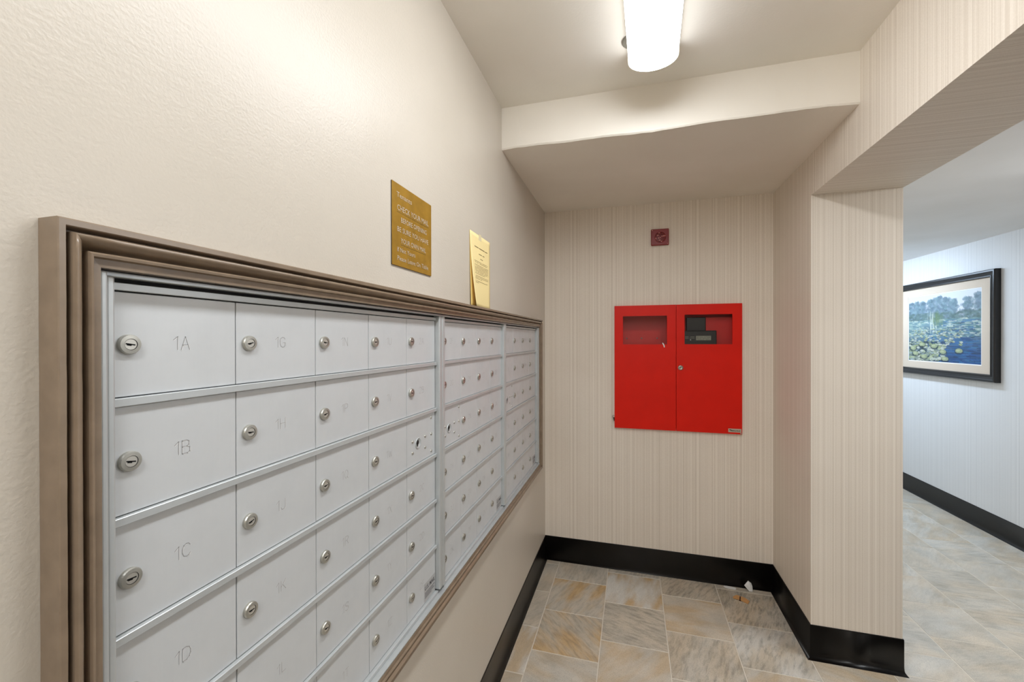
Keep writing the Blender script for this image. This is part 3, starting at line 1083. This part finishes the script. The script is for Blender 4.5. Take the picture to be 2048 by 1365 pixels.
obj('grille', bm, ['red_d', 'horn_k', 'horn_l'], horn)
for x, z in ((.008, .095), (.099, .008)):
    bm = bmesh.new()
    lathe(bm, [(.003, 0), (.0025, .0012), (0, .0015)], '-Y', 10)
    obj('screw', bm, 'horn_l', horn, (x, -.018, z))

# ------------------------------------------------------------------ framed picture in the hall
pa = math.atan(0.028)
PC = 4.600
pic = thing('framed_picture', 'black framed pond painting with beige mat on the hallway wall', 'picture', (XH(PC) - .001, PC, 1.169), pa)
# local: x out of wall is -x, y along wall
PH = 2.032 - 1.169
Y_A, Y_B = 4.022 - PC, 5.185 - PC
art = (4.172 - PC, 5.035 - PC, 1.290 - 1.169, 1.910 - 1.169)
mt_ = (4.087 - PC, 5.115 - PC, 1.224 - 1.169, 1.974 - 1.169)
FPROF = [(0, 0), (0, .034), (.006, .040), (.016, .040), (.022, .034), (.040, .028), (.046, .031), (.052, .031), (.058, .022), (.058, 0)]
def fbar(k):
    bm = bmesh.new()
    ends = [[], []]
    for w, h in FPROF:
        y0, y1, z0, z1 = Y_A + w, Y_B - w, w, PH - w
        e = {0: ((y0, z0), (y1, z0)), 1: ((y1, z0), (y1, z1)), 2: ((y1, z1), (y0, z1)), 3: ((y0, z1), (y0, z0))}[k]
        for q in (0, 1):
            ends[q].append(bm.verts.new((-h, e[q][0], e[q][1])))
    n = len(FPROF)
    for a_ in range(n):
        b_ = (a_ + 1) % n
        bm.faces.new((ends[0][a_], ends[0][b_], ends[1][b_], ends[1][a_]))
    bm.faces.new(ends[0]); bm.faces.new(ends[1][::-1])
    obj('frame_bar', bm, 'pframe', pic)
for k in range(4):
    fbar(k)
bm = bmesh.new()
for b in ((mt_[0] - .01, art[0], mt_[2] - .01, mt_[3] + .01), (art[1], mt_[1] + .01, mt_[2] - .01, mt_[3] + .01), (art[0], art[1], mt_[2] - .01, art[2]), (art[0], art[1], art[3], mt_[3] + .01)):
    bx(bm, -.016, -.012, b[0], b[1], b[2], b[3])
obj('mat_board', bm, 'mat', pic)
bm = bmesh.new()
e = .007
for b in ((art[0] - .001, art[0] + e, art[2], art[3]), (art[1] - e, art[1] + .001, art[2], art[3]), (art[0], art[1], art[2], art[2] + e), (art[0], art[1], art[3] - e, art[3])):
    bx(bm, -.0135, -.0115, b[0], b[1], b[2], b[3])
obj('mat_bevel', bm, 'matedge', pic)
# painted pond: hazy trees over water with pale lily pads (flat print carried as vertex colour)
NX, NZ = 190, 136
rng = np.random.RandomState(4)
img = np.zeros((NZ, NX, 3))
yy, xx = np.mgrid[0:NZ, 0:NX]
fx_, fy_ = xx / (NX - 1), 1 - yy / (NZ - 1)        # fy_: 1 at top ; fx_: 0 at viewer's left
S = lambda *c: np.array(lin(*c)[:3])
def put(mask, col, a=1.0):
    img[mask] = img[mask] * (1 - a) + col * a
img[:] = S(222, 226, 232)
def dab(cx, cy, rx, ry, col, a=.8):
    m = ((fx_ - cx) / rx) ** 2 + ((fy_ - cy) / ry) ** 2 < 1
    put(m, col, a)
for cx, top, wd in ((.04, .93, .12), (.14, .95, .08), (.24, .93, .07), (.36, .95, .08), (.46, .99, .10), (.57, .96, .09), (.66, .92, .07), (.84, .93, .09), (.97, .97, .08)):
    for _ in range(150):
        t = rng.rand()
        cy = .62 + (top - .66) * t
        dab(cx + rng.normal(0, wd * .55) * (1.15 - .7 * t), cy, rng.uniform(.012, .03), rng.uniform(.012, .03),
            S(*(np.array([112, 136, 150]) + rng.randint(-26, 30) + np.array([0, rng.randint(-4, 8), 0]))), .55)
for _ in range(420):
    dab(rng.rand(), rng.uniform(.60, .72), rng.uniform(.01, .03), rng.uniform(.008, .02), S(*(np.array([92, 118, 116]) + rng.randint(-24, 30))), .5)
put((fy_ < .615), S(104, 140, 150))
g_ = np.clip((.62 - fy_) / .62, 0, 1)[..., None]
wat = (S(128, 160, 168) * (1 - g_) + S(14, 48, 92) * g_)
r_m = np.clip((fx_ - .25) / .55, 0, 1)[..., None]
wat = wat * (1 - .55 * r_m * g_) + S(10, 84, 160) * (.55 * r_m * g_)
m = fy_ < .60
img[m] = wat[m]
for _ in range(520):
    cy = rng.uniform(.0, .6)
    dab(rng.uniform(.3, 1), cy, rng.uniform(.03, .09), rng.uniform(.003, .008), S(*[(36, 98, 168), (20, 56, 104), (70, 128, 176), (16, 40, 62), (40, 110, 150)][rng.randint(5)]), .5)
for _ in range(300):
    dab(rng.uniform(0, .45), rng.uniform(.0, .3), rng.uniform(.01, .04), rng.uniform(.006, .016), S(*[(40, 62, 58), (28, 44, 40), (70, 96, 92), (52, 84, 100)][rng.randint(4)]), .6)
for _ in range(520):
    cy = rng.uniform(.36, .62)
    dab(rng.rand() ** 1.2, cy, rng.uniform(.012, .04), rng.uniform(.004, .010), S(*[(190, 208, 196), (140, 172, 168), (222, 230, 214), (112, 148, 148), (90, 128, 120)][rng.randint(5)]), .55)
for _ in range(26):
    dab(rng.normal(.37, .03), rng.uniform(.50, .70), .004, .09, S(226, 234, 216), .35)
for _ in range(30):
    dab(rng.normal(.45, .04), rng.uniform(.55, .75), .012, .05, S(104, 132, 96), .35)
for _ in range(300):
    cy = rng.uniform(.03, .50)
    s_ = .010 + .045 * (.55 - cy)
    cx = rng.uniform(0, .78 if cy > .25 else .55) * (1 if cy > .12 else .95)
    c_ = [(196, 206, 168), (206, 214, 196), (176, 188, 138), (168, 184, 180), (218, 222, 206), (150, 166, 150)][rng.randint(6)]
    dab(cx, cy - .006, s_ * 1.05, s_ * .62, S(24, 44, 52), .6)
    dab(cx, cy, s_, s_ * .58, S(*c_), .75)
for cx, cy in ((.08, .2), (.22, .26), (.40, .24), (.52, .16), (.73, .18), (.55, .06), (.25, .08), (.12, .12)):
    dab(cx, cy - .012, .058, .040, S(22, 44, 58), .7)
    dab(cx, cy, .046, .030, S(168, 180, 138), .85)
    dab(cx - .01, cy + .004, .026, .014, S(196, 200, 160), .7)
me = bpy.data.meshes.new('print')
ys = np.linspace(art[1], art[0], NX)     # viewer's left is the far end of the wall
zs = np.linspace(art[3], art[2], NZ)
verts = [(-.0118, float(ys[i_]), float(zs[j])) for j in range(NZ) for i_ in range(NX)]
faces = [(j * NX + i_, j * NX + i_ + 1, (j + 1) * NX + i_ + 1, (j + 1) * NX + i_) for j in range(NZ - 1) for i_ in range(NX - 1)]
me.from_pydata(verts, [], faces)
at = me.color_attributes.new('print', 'FLOAT_COLOR', 'POINT')
buf = np.ones((NZ * NX, 4), dtype=np.float32)
buf[:, :3] = img.reshape(-1, 3) * 0.78
at.data.foreach_set('color', buf.ravel())
m, nt, p = new_mat('painted_pond')
vc = nt.nodes.new('ShaderNodeVertexColor')
vc.layer_name = 'print'
nt.links.new(vc.outputs[0], p.inputs['Base Color'])
p.inputs['Roughness'].default_value = 0.5
me.materials.append(m)
link('print', me, pic)
bm = bmesh.new()
bx(bm, -.011, -.0005, Y_A + .01, Y_B - .01, .01, PH - .01)
obj('backing', bm, 'pframe', pic)

# ------------------------------------------------------------------ litter by the corner
def slab(name, pts, h, m, label, cat, z0=0.0004):
    cx = sum(p[0] for p in pts) / len(pts)
    cy = sum(p[1] for p in pts) / len(pts)
    bm = bmesh.new()
    a = [bm.verts.new((x - cx, y - cy, 0)) for x, y in pts]
    b = [bm.verts.new((x - cx, y - cy, h)) for x, y in pts]
    bm.faces.new(a[::-1]); bm.faces.new(b)
    n = len(pts)
    for k in range(n):
        k2 = (k + 1) % n
        bm.faces.new((a[k], a[k2], b[k2], b[k]))
    return tag(obj(name, bm, m, None, (cx, cy, z0)), label, cat)
slab('paper_strip', [(1.106, 2.789), (1.112, 2.797), (1.125, 2.7985), (1.172, 2.792), (1.174, 2.780), (1.167, 2.769), (1.125, 2.772), (1.113, 2.776)], .0012, 'white',
     'flat white paper strip on the tiles against the black base', 'paper')
# crumpled white scrap leaning on the base
bm = bmesh.new()
V = [(1.2425, 2.776, .0006), (1.262, 2.778, .0010), (1.218, 2.783, .027), (1.2300, 2.779, .031), (1.2400, 2.792, .0520), (1.2480, 2.786, .0450), (1.2570, 2.791, .0405), (1.2500, 2.776, .0180), (1.2400, 2.778, .0220), (1.2620, 2.786, .0240)]
cx, cy = 1.243, 2.783
vs = [bm.verts.new((x - cx, y - cy, z)) for x, y, z in V]
vb = [bm.verts.new((x - cx + .001, y - cy + .0045, z + .0004)) for x, y, z in V]
FF = [(0, 8, 2), (2, 8, 3), (2, 3, 4), (3, 5, 4), (3, 8, 5), (8, 7, 5), (5, 7, 6), (7, 9, 6), (0, 7, 8), (0, 1, 7), (1, 9, 7), (4, 5, 6)]
for f in FF:
    bm.faces.new([vs[k] for k in f])
    bm.faces.new([vb[k] for k in f][::-1])
border = [0, 1, 9, 6, 4, 2]
for k in range(len(border)):
    a, b = border[k], border[(k + 1) % len(border)]
    bm.faces.new((vs[a], vs[b], vb[b], vb[a]))
tag(obj('crumpled_paper', bm, 'white', None, (cx, cy, 0)), 'crumpled white paper scrap leaning on the black base near the corner', 'paper')
card = thing('cardboard_scrap', 'small brown cardboard scrap with a dark slot lying on the tiles', 'cardboard', (1.176, 2.675, 0.0004))
def plate(pts, h0, h1, m, name):
    bm = bmesh.new()
    a = [bm.verts.new((x - 1.176, y - 2.675, h0 + k_)) for x, y, k_ in pts]
    b = [bm.verts.new((x - 1.176, y - 2.675, h1 + k_)) for x, y, k_ in pts]
    bm.faces.new(a[::-1]); bm.faces.new(b)
    n = len(pts)
    for k in range(n):
        k2 = (k + 1) % n
        bm.faces.new((a[k], a[k2], b[k2], b[k]))
    obj(name, bm, m, card)
plate([(1.136, 2.687, 0), (1.158, 2.711, 0), (1.175, 2.700, 0.004), (1.164, 2.660, 0.004), (1.135, 2.674, 0)], 0, .003, 'card', 'flap')
plate([(1.180, 2.697, 0.004), (1.2026, 2.690, .001), (1.2183, 2.667, 0), (1.2035, 2.639, 0), (1.170, 2.657, 0.004)], 0, .003, 'card', 'flap')
plate([(1.173, 2.700, 0), (1.183, 2.697, 0), (1.172, 2.656, 0), (1.162, 2.660, 0)], 0, .0035, 'card_k', 'slot')
